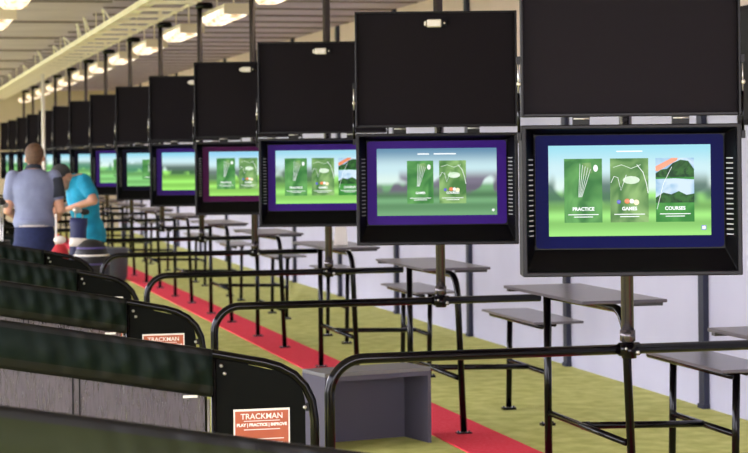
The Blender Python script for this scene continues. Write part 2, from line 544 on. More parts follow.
def put_display(root, n):
    bez = ['bezel_navy', 'bezel_purple', 'bezel_purple', 'bezel_magenta', 'bezel_purple', 'bezel_dark', 'bezel_purple'][n] if n < 7 else 'bezel_dark'
    b = MB()
    poly = []
    for (cx, cz, a) in ((HX - .014, BZ0 + .014, -PI / 2), (HX - .014, BZ1 - .014, 0), (-HX + .014, BZ1 - .014, PI / 2), (-HX + .014, BZ0 + .014, PI)):
        poly += arc(cx, cz, .014, a, a + PI / 2, 4)
    b.prism(poly, DV - .008, DV - .0005, M[bez], CT)
    disp = b.build('display', root)
    y = DV - .0095
    # the lit picture
    sets = {0: dict(sky=(150, 212, 228), grass=(128, 190, 98), trees=(52, 92, 78), horizon=.52),
            1: dict(sky=(96, 138, 168), grass=(92, 140, 96), trees=(104, 88, 116), horizon=.50, strength=.95),
            2: dict(sky=(150, 205, 225), grass=(128, 190, 92), trees=(64, 96, 66), horizon=.54),
            3: dict(sky=(140, 200, 230), grass=(132, 190, 84), trees=(72, 96, 84), horizon=.5),
            4: dict(sky=(130, 200, 225), grass=(130, 196, 84), trees=(40, 74, 60), horizon=.56)}
    kw = sets.get(n, dict(sky=(140, 205, 225), grass=(112, 176, 100), trees=(64, 128, 100), horizon=.58))
    sm = screen_mat('landscape_%d' % n, n * 1.3 + .6, **kw)
    me = MB()
    T = CT @ Matrix.Translation((0, y, 0))
    # mesh kept in untilted coordinates so the material's generated axes are across and up
    me.box(-AX, AX, 0, .001, AZ0, AZ1, sm)
    pic = me.build('picture', disp)
    pic.matrix_local = T
    def card(x0, x1, z0, z1, fn, name='menu_card'):
        c = MB(); fn(c, x0, x1, z0, z1)
        o = c.build(name, disp); o.matrix_local = T
        return o
    def title(txt, cx, cz, size):
        o = text_mb(txt, size, M['ui_white'], T @ Matrix.Translation((cx, -.0022, cz)) @ UP, disp, 'card_title', bold=size * .03)
        return o
    def lines(c, x0, x1, z, k=2):
        wd = x1 - x0
        for i in range(k):
            f = (.8, .5, .3)[i]
            c.box((x0 + x1) / 2 - wd * f / 2, (x0 + x1) / 2 + wd * f / 2, -.0022, -.001, z - i * .009, z - i * .009 + .0028, M['ui_white'])
    def practice(c, x0, x1, z0, z1):
        c.box(x0, x1, -.001, 0, z0, z1, M['card_green'])
        wx, hz = x1 - x0, z1 - z0
        # club head and fan of lines, ball
        for i in range(5):
            c.tube([(x0 + wx * (.38 + .02 * i), -.0015, z0 + hz * .4), (x0 + wx * (.42 + .07 * i), -.0015, z0 + hz * (.92 - .02 * i))], .0009, M['ui_white'], 6)
        c.prism([(x0 + wx * .5, z0 + hz * .72), (x0 + wx * .75, z0 + hz * .78), (x0 + wx * .7, z0 + hz * .94), (x0 + wx * .48, z0 + hz * .93)], -.0018, -.001, M['card_olive'])
        c.ball((x0 + wx * .83, -.0015, z0 + hz * .85), .009, M['ui_white'], (1.0, .1, 1.5))
        lines(c, x0, x1, z0 + hz * .12)
    def games(c, x0, x1, z0, z1):
        c.box(x0, x1, -.001, 0, z0, z1, M['card_olive'])
        wx, hz = x1 - x0, z1 - z0
        P = lambda a, d: (x0 + wx * a, -.0016, z0 + hz * d)
        c.tube([P(.02, .62), P(.1, .72), P(.2, .7), P(.28, .5), P(.42, .74)], .0012, M['ui_white'], 6)
        c.tube([P(.7, .9), P(.86, .78), P(.95, .6), P(.99, .45)], .0014, M['ui_white'], 6)
        c.tube([P(.08, .86), P(.3, .9), P(.55, .84), P(.8, .9)], .0014, M['card_pale'], 6)
        c.ball(P(.55, .66), .022, M['card_pale'], (1.5, .04, .7))
        c.ball(P(.22, .32), .008, M['ui_blue'], (1, .1, 1)); c.ball(P(.44, .33), .010, M['ui_orange'], (1.1, .1, 1))
        c.ball(P(.56, .33), .009, M['ui_white'], (1, .12, 1)); c.ball(P(.68, .31), .011, M['ui_cream'], (1, .1, 1))
        lines(c, x0, x1, z0 + hz * .12)
    def courses(c, x0, x1, z0, z1):
        wx, hz = x1 - x0, z1 - z0
        P = lambda a, d: (x0 + wx * a, z0 + hz * d)
        c.box(x0, x1, -.001, 0, z0, z1, M['card_water'])
        c.box(x0, x1, -.0014, 0, z0, z0 + hz * .3, M['card_foot'])
        c.prism([P(0, .3), P(1, .3), P(1, .44), P(.8, .42), P(.6, .48), P(.4, .43), P(.2, .46), P(0, .38)], -.0014, 0, M['card_tree'])
        c.prism([P(.0, .7), P(1, .7), P(1, .82), P(.85, .95), P(.65, .97), P(.45, .92), P(.3, .83), P(.15, .82), P(0, .76)], -.0014, 0, M['card_tree'])
        c.prism([P(0, .7), P(1, .7), P(1, .66), P(.5, .68), P(0, .67)], -.0015, 0, M['card_foot'])
        c.prism([P(0, .80), P(.05, .79), P(.55, .96), P(.58, 1.0), P(.42, 1.0), P(0, .87)], -.0019, -.0014, M['ui_orange'])
        c.tube([(x0 + wx * .03, -.0016, z0 + hz * .2), (x0 + wx * .2, -.0016, z0 + hz * .6), (x0 + wx * .42, -.0016, z0 + hz * .86)], .001, M['ui_white'], 6)
        lines(c, x0, x1, z0 + hz * .12)
    if n in (0, 2, 3):
        cz0, cz1 = AZ0 + .052, AZ0 + .298
        for (x0, x1, fn, tx) in ((-.252, -.106, practice, 'PRACTICE'), (-.075, .072, games, 'GAMES'), (.100, .248, courses, 'COURSES')):
            card(x0, x1, cz0, cz1, fn)
            title(tx, (x0 + x1) / 2, cz0 + .052, .0185)
        if n == 0:
            o = card(.275, .293, AZ0 + .02, AZ0 + .038, lambda c, a, b_, d, e: c.box(a, b_, -.001, 0, d, e, M['ui_blue']).box(a + .003, b_ - .003, -.0014, 0, d + .003, e - .003, M['ui_white']), 'settings_icon')
            card(-.05, .05, AZ1 - .026, AZ1 - .022, lambda c, a, b_, d, e: c.box(a, b_, -.001, 0, d, e, M['ui_white']), 'caption_line')
    elif n == 1:
        cz0, cz1 = AZ0 + .062, AZ0 + .285
        for (x0, x1, fn, tx) in ((-.155, -.018, practice, 'GAMES'), (.012, .152, games, 'COURSES')):
            card(x0, x1, cz0, cz1, fn)
            title(tx, (x0 + x1) / 2, cz0 + .055, .016)
        card(-.1, .1, AZ1 - .032, AZ1 - .026, lambda c, a, b_, d, e: c.box(a, a + .06, -.001, 0, d, e, M['ui_white']).box(a + .085, b_, -.001, 0, d, e, M['ui_white']), 'caption_line')
        card(.285, .299, AZ0 + .018, AZ0 + .032, lambda c, a, b_, d, e: c.ball(((a + b_) / 2, -.0005, (d + e) / 2), .007, M['ui_white'], (1, .15, 1)), 'settings_icon')
    elif n in (5, 6):
        card(-.15, .02, AZ0 + .07, AZ0 + .28, practice)
        card(.03, .2, AZ0 + .12, AZ0 + .127, lambda c, a, b_, d, e: c.box(a, b_, -.001, 0, d, e, M['ui_white']), 'caption_line')

base = station_base()
LAB = ['largest, nearest monitor cabinet with navy-edged screen showing three green menu cards',
       'second monitor cabinet from the right, screen edged with painted purple reflection, two menu cards',
       'third monitor cabinet from the right, screen with menu cards cut off by the next cabinet',
       'fourth monitor cabinet from the right, screen edged with painted magenta reflection, green menu cards',
       'fifth monitor cabinet from the right, screen showing a fairway under blue sky']
stations = []
for n in range(NB):
    st = copy_tree(base) if n else None
    stations.append(st)
stations[0] = base
for n, st in enumerate(stations):
    st.location = (2.872 - (.005 if n == 0 else 0), 7.534 + 2.8 * n, 0)
    put_display(st, n)
    lab = LAB[n] if n < 5 else '%s monitor cabinet counted from the right, raised black lid above a lit screen' % ORD[n]
    if n >= 9: lab = 'small far monitor cabinet on a ceiling pole, %s counted from the right' % ORD[n]
    tag(st, lab, 'monitor', 'monitor cabinets on ceiling poles along the bays')

# ------------------------------------------------------------------ handrails
def make_rail(ext=0):
    root = empty('handrail', (0, 7.534, 0))
    zc, r, R0, xl, xr = .953, .0205, .135, 1.645, 3.408 + ext
    pts = [(xl, 0, .004)] + [(x, 0, z) for x, z in arc(xl + R0, zc - R0, R0, PI, PI / 2, 10)] + [(xr - .022, 0, zc)]
    MB().tube(pts, r, M['pipe'], 16).build('rail', root)
    b = MB().tube([(2.872, 0, zc - .036), (2.872, 0, zc + .0225)], .03, M['pipe'], 16).tube([(2.83, 0, zc), (2.914, 0, zc)], .027, M['pipe'], 16)
    b.ball((2.90, -.024, zc - .012), .009, M['chrome']).ball((2.85, -.026, zc + .004), .006, M['chrome'])
    b.build('joint_collar', root)
    b = MB().lathe([(.034, 0), (.034, .006), (.026, .01)], M['pipe'], (xl, 0, 0), 16)
    b.build('foot_plate', root)
    return root
rail0 = make_rail()
for n in range(-1, NB - 1):
    r_ = rail0 if n == -1 else (make_rail(.045) if n == 1 else copy_tree(rail0))
    r_.location = (0, 7.534 + 2.8 * n, 0)
    if n == -1: lab = 'black handrail crossing just at the bottom right corner, nearest of all'
    elif n == 0: lab = 'black curved handrail under the nearest monitor, in front of the grey box'
    elif n == 1: lab = 'black curved handrail meeting the pole of the second monitor from the right'
    else: lab = 'black curved handrail meeting the pole of the %s monitor from the right' % ORD[n]
    tag(r_, lab, 'railing', 'handrails across the seating')

# ------------------------------------------------------------------ bay dividers
def cloth_grid(x0, x1, ztop, drop, y, m, hem, nx=110, nz=14, th=.004, fold=.024):
    b = MB(); k = b.mi(m)
    P = []
    rnd = random.Random(3)
    ph = [rnd.uniform(0, 6) for _ in range(6)]
    for side in (0, 1):
        for i in range(nx + 1):
            x = x0 + (x1 - x0) * i / nx
            for j in range(nz + 1):
                t = j / nz
                q = max(0, (x - .3) / .9)
                yy = y + (side * th) + math.sin(PI * t) * fold * (-1 + q * (.55 * math.sin(x * 46 + 4 * t + ph[0]) + .45 * math.sin(x * 83 - 3 * t + ph[1])))
                P.append((x, yy, ztop(x) - t * drop))
    N = (nx + 1) * (nz + 1)
    F = []; H = []
    for side in (0, 1):
        for i in range(nx):
            for j in range(nz):
                a = side * N + i * (nz + 1) + j
                (H if j >= nz - 3 or j < 2 else F).append((a, a + 1, a + nz + 2, a + nz + 1))
    for j in range(nz):
        for i in (0, nx):
            a = i * (nz + 1) + j; F.append((a, a + 1, a + 1 + N, a + N))
    for i in range(nx):
        for j in (0, nz):
            a = i * (nz + 1) + j; H.append((a, a + nz + 1, a + nz + 1 + N, a + N))
    b.add(P, F, m, True); b.add(P, H, hem, True)
    return b

XL = -.45
ztop = lambda x: 1.213 - .173 * x
def make_divider():
    root = empty('bay_divider', (0, 7.534, 0))
    pts = [(XL, 0, 0.0), (XL, 0, ztop(XL) - .06)] + [(XL + .02, 0, ztop(XL) - .015), (XL + .06, 0, ztop(XL + .06))]
    pts += [(x, 0, ztop(x)) for x in (.4, 1.195)]
    pts += [(1.30, 0, .985), (1.39, 0, .967), (1.45, 0, .948), (1.505, 0, .917), (1.548, 0, .872), (1.575, 0, .815), (1.585, 0, .74), (1.587, 0, 0.0)]
    pts = [(x, y, z - .016) for x, y, z in pts[:-1]] + [(1.587, 0, 0)]
    MB().tube(pts, .0175, M['pipe'], 14).build('frame', root)
    MB().tube([(1.195, 0, 0.0), (1.195, 0, ztop(1.195) - .02)], .011, M['pipe'], 12).tube([(1.172, -.012, 0.02), (1.172, -.012, .82)], .005, M['chrome'], 8).build('post', root)
    cloth_grid(XL + .02, 1.186, lambda x: ztop(x) + .002, .175, -.026, M['fabric'], M['hem']).build('fabric_band', root)
    # bar through the hem
    b = MB().tube([(XL + .01, -.006, ztop(XL) - .172), (1.185, -.006, ztop(1.185) - .172)], .009, M['hem'], 10)
    b.build('lower_bar', root)
    b = MB()
    b.prism([(XL + .01, .02), (1.16, .02), (1.16, ztop(1.16) - .17), (XL + .01, ztop(XL) - .17)], .006, .009, M['mesh'])
    for x in (.66, .685):
        b.box(x, x + .006, .003, .012, .03, ztop(x) - .17, M['rim'])
    b.build('mesh_screen', root)
    tag(MB().box(1.075, 1.13, -.012, -.009, .828, .838, M['white']).build('tag', root), 'small white tag')
    # solid black side panel with rounded top corner
    poly = [(1.203, .06), (1.548, .06), (1.548, .76)] + arc(1.41, .785, .138, 0.05, PI / 2 - .05, 8) + [(1.33, .944), (1.31, .965), (1.203, .985)]
    MB().prism(poly, -.004, .004, M['panel']).build('side_panel', root)
    b = MB()
    for (x, z) in ((1.222, .945), (1.235, .915), (1.545, .775)):
        b.tube([(x, -.004, z), (x, -.014, z)], .007, M['chrome'], 10)
    b.box(1.55, 1.575, -.006, .006, .76, .79, M['hem'])
    b.build('bolt', root)
    s = MB().box(1.268, 1.486, -.0085, -.0045, .5, .776, M['white']).box(1.274, 1.480, -.0095, -.008, .506, .768, M['orange']).build('sign', root)
    cx = 1.377
    text_mb('TRACKMAN', .030, M['white'], Matrix.Translation((cx, -.0102, .747)) @ UP, s, bold=.0003)
    text_mb('PLAY | PRACTICE | IMPROVE', .0155, M['white'], Matrix.Translation((cx, -.0102, .715)) @ UP, s, bold=.0008)
    b = MB()
    b.box(cx - .07, cx + .07, -.0102, -.0095, .729, .7315, M['white'])
    for i, z in enumerate((.696, .66, .645, .63, .60, .58, .56, .53)):
        wd = (.07, .085, .08, .06, .085, .075, .05, .06)[i]
        b.box(cx - wd, cx + wd, -.0102, -.0095, z, z + .003, M['white'])
    b.build('print_lines', s)
    return root
div0 = make_divider()
DIVLAB = {-1: 'nearest bay divider, its green fabric with olive light painted in, filling the bottom left edge',
          0: 'second bay divider from the camera, orange sign on its side panel beside the grey box',
          1: 'third bay divider from the camera, only the top of its orange sign showing'}
for n in range(-1, 10):
    d = div0 if n == -1 else copy_tree(div0)
    d.location = (0, 7.534 + 2.8 * n, 0.03 if False else 0)
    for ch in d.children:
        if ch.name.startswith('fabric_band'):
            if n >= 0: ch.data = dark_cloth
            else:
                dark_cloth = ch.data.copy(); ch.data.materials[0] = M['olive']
        if ch.name.startswith('sign') and n >= 1: ch.location.z += .046
    tag(d, DIVLAB.get(n, 'black tube and dark green fabric bay divider, %s counted from the camera' % ORD[n + 1]), 'divider', 'dividers between the tee bays')

# ------------------------------------------------------------------ tables with benches
def make_table():
    root = empty('picnic_table', (3.41, 9.6, 0))
    Y0, Y1 = -.60, .65           # board ends
    b = MB().box(-.213, .22, Y0, Y1, 1.015, 1.031, M['table_top'])
    b.build('tabletop', root, bevel=.004)
    MB().box(.0, .2, Y0 + .01, Y0 + .05, 1.0, 1.015, M['edge']).build('board_batten', root)
    MB().box(-.2, .2, Y1 - .05, Y1 - .015, 1.0, 1.015, M['edge']).build('board_batten', root)
    r = .0205
    yr, yf = .555, -.62
    rr = .15
    pa = [(0, yr, .978), (0, yf + rr, .985)] + [(0, y, z) for y, z in [(yf + rr - rr * math.sin(a), .985 - rr + rr * math.cos(a)) for a in [PI / 2 * i / 8 for i in range(1, 9)]]] + [(0.03, yf - .0, .02)]
    MB().tube(pa, r, M['pipe'], 14).build('leg', root)
    MB().tube([(0, yr, 1.0), (0, yr, .02)], r, M['pipe'], 14).build('leg', root)
    MB().tube([(0, yf + .02, .352), (0, yr - .02, .352)], .0165, M['pipe'], 12).build('stretcher', root)
    # bench
    bx = 4.08 - 3.41
    MB().box(bx - .165, bx + .165, -.58, .56, .66, .676, M['bench_top']).build('bench_seat', root, bevel=.004)
    MB().tube([(bx - .1, -.54, .643), (bx - .1, .54, .643)], .017, M['pipe'], 12).tube([(bx, -.5, .648), (bx, .5, .648)], .012, M['pipe'], 10).build('bench_frame', root)
    for y in (-.38, .44):
        MB().tube([(bx + .0, y, .655), (bx - .015, y, .02)], r * .95, M['pipe'], 14).build('leg', root)
    MB().tube([(bx - .008, -.38, .332), (bx - .008, .44, .332)], .0165, M['pipe'], 12).build('stretcher', root)
    MB().tube([(0, .02, .352), (bx - .01, .02, .334)], .018, M['pipe'], 12).tube([(0, .02, .352), (.04, .02, .351)], .021, M['pipe'], 12).build('crossbar', root)
    for (x, y) in ((0.03, yf), (0, yr), (bx - .015, -.38), (bx - .015, .44)):
        b = MB().box(x - .045, x + .045, y - .028, y + .028, 0.0085 if x < .2 else 0.0, .017, M['pipe'])
        for s_ in (-1, 1): b.tube([(x + s_ * .035, y, .012), (x + s_ * .035, y, .026)], .006, M['pole'], 8)
        b.build('foot_plate', root)
    return root
tab0 = make_table()
TL = {-1: 'table whose corner only enters at the right edge, above the nearest bench',
      0: 'high black table and bench under the nearest monitor, narrow board seen from its end',
      1: 'high black table and bench below the second monitor, its bench left of nearest table',
      2: 'high black table and bench with a white paper stand on its board'}
for n in range(-1, 13):
    t = tab0 if n == -1 else copy_tree(tab0)
    t.location = (3.41, 9.6 + 2.8 * n + {-1: .06, 0: 0, 1: .1, 2: .17, 3: .24}.get(n, .28), 0)
    tag(t, TL.get(n, 'high black table with bench standing behind the %s monitor from the right' % ORD[n]), 'table', 'tables with benches along the red carpet')

# ------------------------------------------------------------------ ceiling lamps
def make_lamp(L=1.4):
    root = empty('ceiling_lamp', (0, 0, 0))
    MB().box(-.12, .12, -L / 2, L / 2, 3.05, 3.085, M['lampbody']).box(-.125, .125, L / 2 - .03, L / 2, 2.99, 3.085, M['lampbody']).box(-.125, .125, -L / 2, -L / 2 + .03, 2.99, 3.085, M['lampbody']).build('lamp_body', root)
    prof = [(-.12, 3.05), (-.11, 3.0), (-.07, 2.97), (.07, 2.97), (.11, 3.0), (.12, 3.05)]
    MB().prism(prof, -L / 2 + .04, L / 2 - .04, M['lamp']).build('diffuser', root)
    MB().tube([(0, -L / 3, 3.085), (0, -L / 3, 3.3)], .008, M['offwhite'], 8).build('hanger', root)
    MB().tube([(0, L / 3, 3.085), (0, L / 3, 3.3)], .008, M['offwhite'], 8).build('hanger', root)
    return root
lamp0 = make_lamp()
k = 0
for i in range(12):
    l = lamp0 if k == 0 else copy_tree(lamp0); k += 1
    y = 15.31 + 2.75 * i
    l.location = (3.03, y + .15, 0)
    tag(l, 'warm lit ceiling batten lamp, %s in the row right of the cable tray' % ORD[i], 'lamp', 'ceiling lamps over the seating')
for i, (y, lab) in enumerate(((15.9, 'bright batten lamp at the top left corner, cut by the top edge of the picture'),
                              (18.75, 'bright batten lamp at the far left edge, just below the corner one'))):
    l = copy_tree(lamp0); l.location = (1.02, y + .3, 0)
    tag(l, lab, 'lamp', 'ceiling lamps over the tees')

# ------------------------------------------------------------------ cable tray and cables
tr = empty('cable_tray', (2.43, 12, 3.1), 'long pale ladder cable tray hanging under the ceiling above the monitor poles', 'cable tray')
for x, hh in ((-.23, .028), (.23, .012)):
    MB().box(x - .012, x + .012, -6, 35.5, -hh, hh, M['offwhite']).build('side_rail', tr)
rg = None
for i in range(46):
    y = -4.0 + i * .86
    if rg is None:
        rg = MB().box(-.219, .219, -.045, .045, -.03, .0, M['offwhite']).build('rung', tr)
        o = rg
    else:
        o = rg.copy(); COL.objects.link(o); o.parent = tr
    o.location = (0, y, 0)
for i in range(9):
    y = -4 + i * 4.6
    MB().tube([(-.22, y, .03), (-.22, y, .2)], .006, M['offwhite'], 8).tube([(.22, y, .012), (.22, y, .2)], .006, M['offwhite'], 8).build('drop_rod', tr)
rnd = random.Random(11)
for c in range(5):
    pts = []
    y = 9.0
    x = 2.235 + .028 * c
    while y < 46:
        pts.append((x + rnd.uniform(-.003, .003), y, 3.112 + rnd.uniform(.0, .004)))
        y += .5
    lab = ['pale cable lying along the left side of the ceiling tray, outermost', 'pale cable second from the left side in the ceiling tray', 'pale cable third from the left side in the ceiling tray', 'pale cable fourth from the left side in the ceiling tray', 'pale cable fifth from the left side in the ceiling tray'][c]
    tag(MB().tube(pts, .011, M['cable'], 8).build('cable'), lab, 'cable', 'cables in the ceiling tray')
ORDL = ['first', 'second', 'third', 'fourth', 'fifth', 'sixth', 'seventh', 'eighth']
for i, (y, hgt, ln, dx) in enumerate(((20.6, .13, .5, -.03), (22.6, .26, .35, -.06), (23.6, .20, .3, -.02), (25.2, .10, .6, -.04), (27.0, .09, .6, -.02), (29.5, .16, .4, -.05), (33.0, .10, .7, -.03), (37.0, .12, .8, -.03))):
    z = 3.139
    pts = [(2.196, y - ln / 2, z), (2.19 + dx * .5, y - ln / 4, z + hgt * .55), (2.185 + dx, y - ln * .05, z + hgt * .85), (2.185 + dx * .8, y + ln * .1, z + hgt * .8), (2.19 + dx * .2, y + ln / 4, z + hgt * .35), (2.196, y + ln / 2, z)]
    tag(MB().tube(pts, .010, M['cable'], 8).build('cable_loop'), 'pale cable loop sticking up from the ceiling tray, %s from the right' % ORDL[i], 'cable', 'cable loops above the tray')

# white conduit in front of the far monitors
b = MB().tube([(2.395, 32.0, .0), (2.395, 32.0, 3.05)], .028, M['white'], 14).lathe([(.07, 0), (.07, .02), (.03, .03)], M['white'], (2.395, 32.0, 0), 16)
b.tube([(2.395, 32.0, 3.05), (2.36, 31.97, 3.07)], .02, M['white'], 10) if False else None
tag(b.build('conduit_post'), 'thin white vertical post rising to the ceiling above the man', 'post')
# dark board high on the right wall
b = MB().box(5.30, 5.359, 11.0, 11.93, 1.9, 2.66, M['lid'])
b.box(5.29, 5.30, 11.03, 11.90, 1.93, 2.63, M['black_box'])
tag(b.build('wall_board', bevel=.004), 'dark grey board high on the right wall, a sliver at the right edge', 'board')

# ------------------------------------------------------------------ grey open box
def make_crate():
    root = empty('storage_box', (2.475, 11.46, 0), 'dark grey open-fronted box on the turf behind the nearest handrail', 'box', None, math.radians(12.6 - 0))
    root.rotation_euler = (0, 0, math.atan2(.16, .69))
    Wc, D, H = .705, .32, .455
    b = MB()
    b.box(0, Wc, 0, D, H - .022, H, M['crate_lit_top'])
    b.build('top_board', root, bevel=.003)
    b = MB()
    b.box(0, .02, 0, D, 0, H - .022, M['crate']).box(Wc - .022, Wc, 0, D, 0, H - .022, M['crate'])
    b.box(.02, Wc - .022, D - .015, D, 0.0, H - .022, M['crate'])
    b.box(.02, Wc - .022, 0, .02, H - .05, H - .022, M['crate'])
    b.build('shell', root)
    return root
make_crate()

# ------------------------------------------------------------------ far round bin
b = MB().lathe([(.21, 0), (.235, .05), (.25, .40), (.255, .44), (.25, .455), (.2, .46), (.0, .462)], M['bin'], (3.0, 28.0, .0), 32)
b2 = b.build('round_bin')
tag(b2, 'dark grey round drum-shaped bin standing by the carpet beyond the handrails', 'bin')

# white paper stand on the third table
b = MB()
b.prism([(-.05, 0), (.05, 0), (.035, .19), (-.03, .19)], -.03, -.027, M['white'])
b.prism([(-.05, 0), (.05, 0), (.035, .19), (-.03, .19)], .027, .03, M['white']).box(-.05, .05, -.03, .03, 0, .003, M['white'])
o = b.build('paper_stand'); o.location = (3.42, 15.2, 1.0315)
tag(o, 'white paper stand on the table board left of the second monitor', 'paper')

# ------------------------------------------------------------------ people (remeshed bodies, clothes as children)
def remesh(o, vox, it=6):
    m = o.modifiers.new('remesh', 'REMESH'); m.mode = 'VOXEL'; m.voxel_size = vox; m.use_smooth_shade = True
    if it:
        s_ = o.modifiers.new('smooth', 'SMOOTH'); s_.iterations = it; s_.factor = .5
    return o
def limb(b, a, c, r0, r1, m, n=12):
    a = Vector(a); c = Vector(c)
    pts = [a.lerp(c, t) for t in (0, .25, .5, .75, 1)]
    rs = [r0 + (r1 - r0) * t for t in (0, .25, .5, .75, 1)]
    b.tube(pts, rs, m, n); b.ball(a, r0, m); b.ball(c, r1, m)
def hand(b, w_, d, side, m):
    """palm and five fingers from wrist w_ along direction d, curled down"""
    w_ = Vector(w_); d = Vector(d).normalized()
    lat = d.cross(Vector((0, 0, 1))).normalized() * side
    dn = Vector((0, 0, -1))
    limb(b, w_, w_ + d * .05, .024, .032, m)
    b.ball(w_ + d * .06, .04, m, (1, 1, .7))
    for i in range(4):
        L = (.036, .042, .039, .030)[i]
        s0 = w_ + d * .085 + lat * (-.030 + .020 * i)
        s1 = s0 + d * L + dn * .006
        s2 = s1 + d * L * .55 + dn * L * .55
        s3 = s2 + dn * L * .5
        b.tube([w_ + d * .05 + lat * (-.026 + .017 * i), s0, s1, s2, s3], [.0105, .0098, .009, .0085, .0075], m, 8)
        b.ball(s3, .0075, m, n=8)
    t0 = w_ + d * .03 - lat * .03
    b.tube([t0, t0 + d * .03 - lat * .022, t0 + d * .06 - lat * .02 + dn * .012], [.013, .011, .009], m, 8)
    b.ball(t0 + d * .06 - lat * .02 + dn * .012, .009, m, n=8)

def torso(b, hip, chest, neck, sh, m, wide=1.0, inf=0.0, latv=Vector((1, 0, 0))):
    hip = Vector(hip); chest = Vector(chest); neck = Vector(neck)
    # elliptical sections swept hip -> chest -> neck
    latv = latv.normalized()
    secs = [(hip - (chest - hip) * .18, .155, .115), (hip, .165, .12), (hip.lerp(chest, .35), .145, .105), (hip.lerp(chest, .7), .165, .12), (chest, .185, .125), (chest.lerp(neck, .45), .185, .105), (chest.lerp(neck, .78), .125, .08), (neck, .06, .055)]
    vs = []; fs = []; n = 20
    for i, (c, a, d) in enumerate(secs):
        t = (secs[min(i + 1, len(secs) - 1)][0] - secs[max(i - 1, 0)][0]).normalized()
        dep = t.cross(latv).normalized()
        for j in range(n):
            an = 2 * PI * j / n
            vs.append(c + latv * (math.cos(an) * (a * wide + inf)) + dep * (math.sin(an) * (d + inf)))
    for i in range(len(secs) - 1):
        for j in range(n):
            fs.append((i * n + j, i * n + (j + 1) % n, (i + 1) * n + (j + 1) % n, (i + 1) * n + j))
    fs.append(tuple(reversed(range(n)))); fs.append(tuple(range((len(secs) - 1) * n, len(secs) * n)))
    b.add(vs, fs, m, True)

def head(b, c, face, upv, m, hair_parent, hair_m, cap=False, s=1.0):
    """c: head centre, face: facing direction, upv: crown direction"""
    face = Vector(face).normalized(); upv = Vector(upv).normalized()
    side = face.cross(upv).normalized(); upv = side.cross(face).normalized()
    Rm = Matrix((side, face, upv)).transposed()
    c = Vector(c)
    A = lambda x, y, z: c + Rm @ (Vector((x, y, z)) * s)
    b.ball(A(0, -.008, .022), .1 * s, m, (.78, .98, 1.0), 20, rot=Rm)
    b.ball(A(0, .025, -.045), .07 * s, m, (.85, .9, 1.0), 16, rot=Rm)
    b.ball(A(0, .06, -.085), .03 * s, m, (1, .9, .8), 10, rot=Rm)            # chin
    b.tube([A(0, .085, .015), A(0, .112, -.022)], [.008 * s, .015 * s], m, 8); b.ball(A(0, .108, -.022), .014 * s, m, n=8)   # nose
    b.tube([A(-.022, .084, -.052), A(0, .092, -.05), A(.022, .084, -.052)], .006 * s, m, 6)          # lips
    for k_ in (-1, 1):
        b.ball(A(k_ * .081, -.002, -.008), .03 * s, m, (.35, .6, 1.0), 10, rot=Rm)     # ears
        b.tube([A(k_ * .045, .082, .03), A(k_ * .018, .09, .028)], .006 * s, m, 6)   # brow
    ey = MB()
    for k_ in (-1, 1):
        ey.ball(A(k_ * .031, .078, .012), .011 * s, M['hem'], (1.2, .8, .8), 10, rot=Rm)
    h = MB()
    h.ball(A(0, -.020, .040), .1 * s, hair_m, (.83, .95, .93) if not cap else (.8, .9, .85), 20, rot=Rm)
    h.ball(A(0, -.05 if not cap else -.062, -.005 if not cap else .01), .072 * s if not cap else .05 * s, hair_m, (1.02, .78, 1.0), 16, rot=Rm)
    cp = None
    if cap:
        cp = MB()
        cp.ball(A(0, -.006, .052), .1 * s, M['cap'], (.86, 1.04, .85), 20, rot=Rm)
        poly = [A(-.07, .06, .052), A(-.06, .13, .045), A(-.03, .165, .04), A(.03, .165, .04), A(.06, .13, .045), A(.07, .06, .052)]
        cp.add(poly + [p + Rm @ Vector((0, 0, .008)) for p in poly], [(0, 1, 2, 3, 4, 5), (11, 10, 9, 8, 7, 6)] + [(i, (i + 1) % 6, (i + 1) % 6 + 6, i + 6) for i in range(6)], M['cap'], True)
    return ey, h, cp

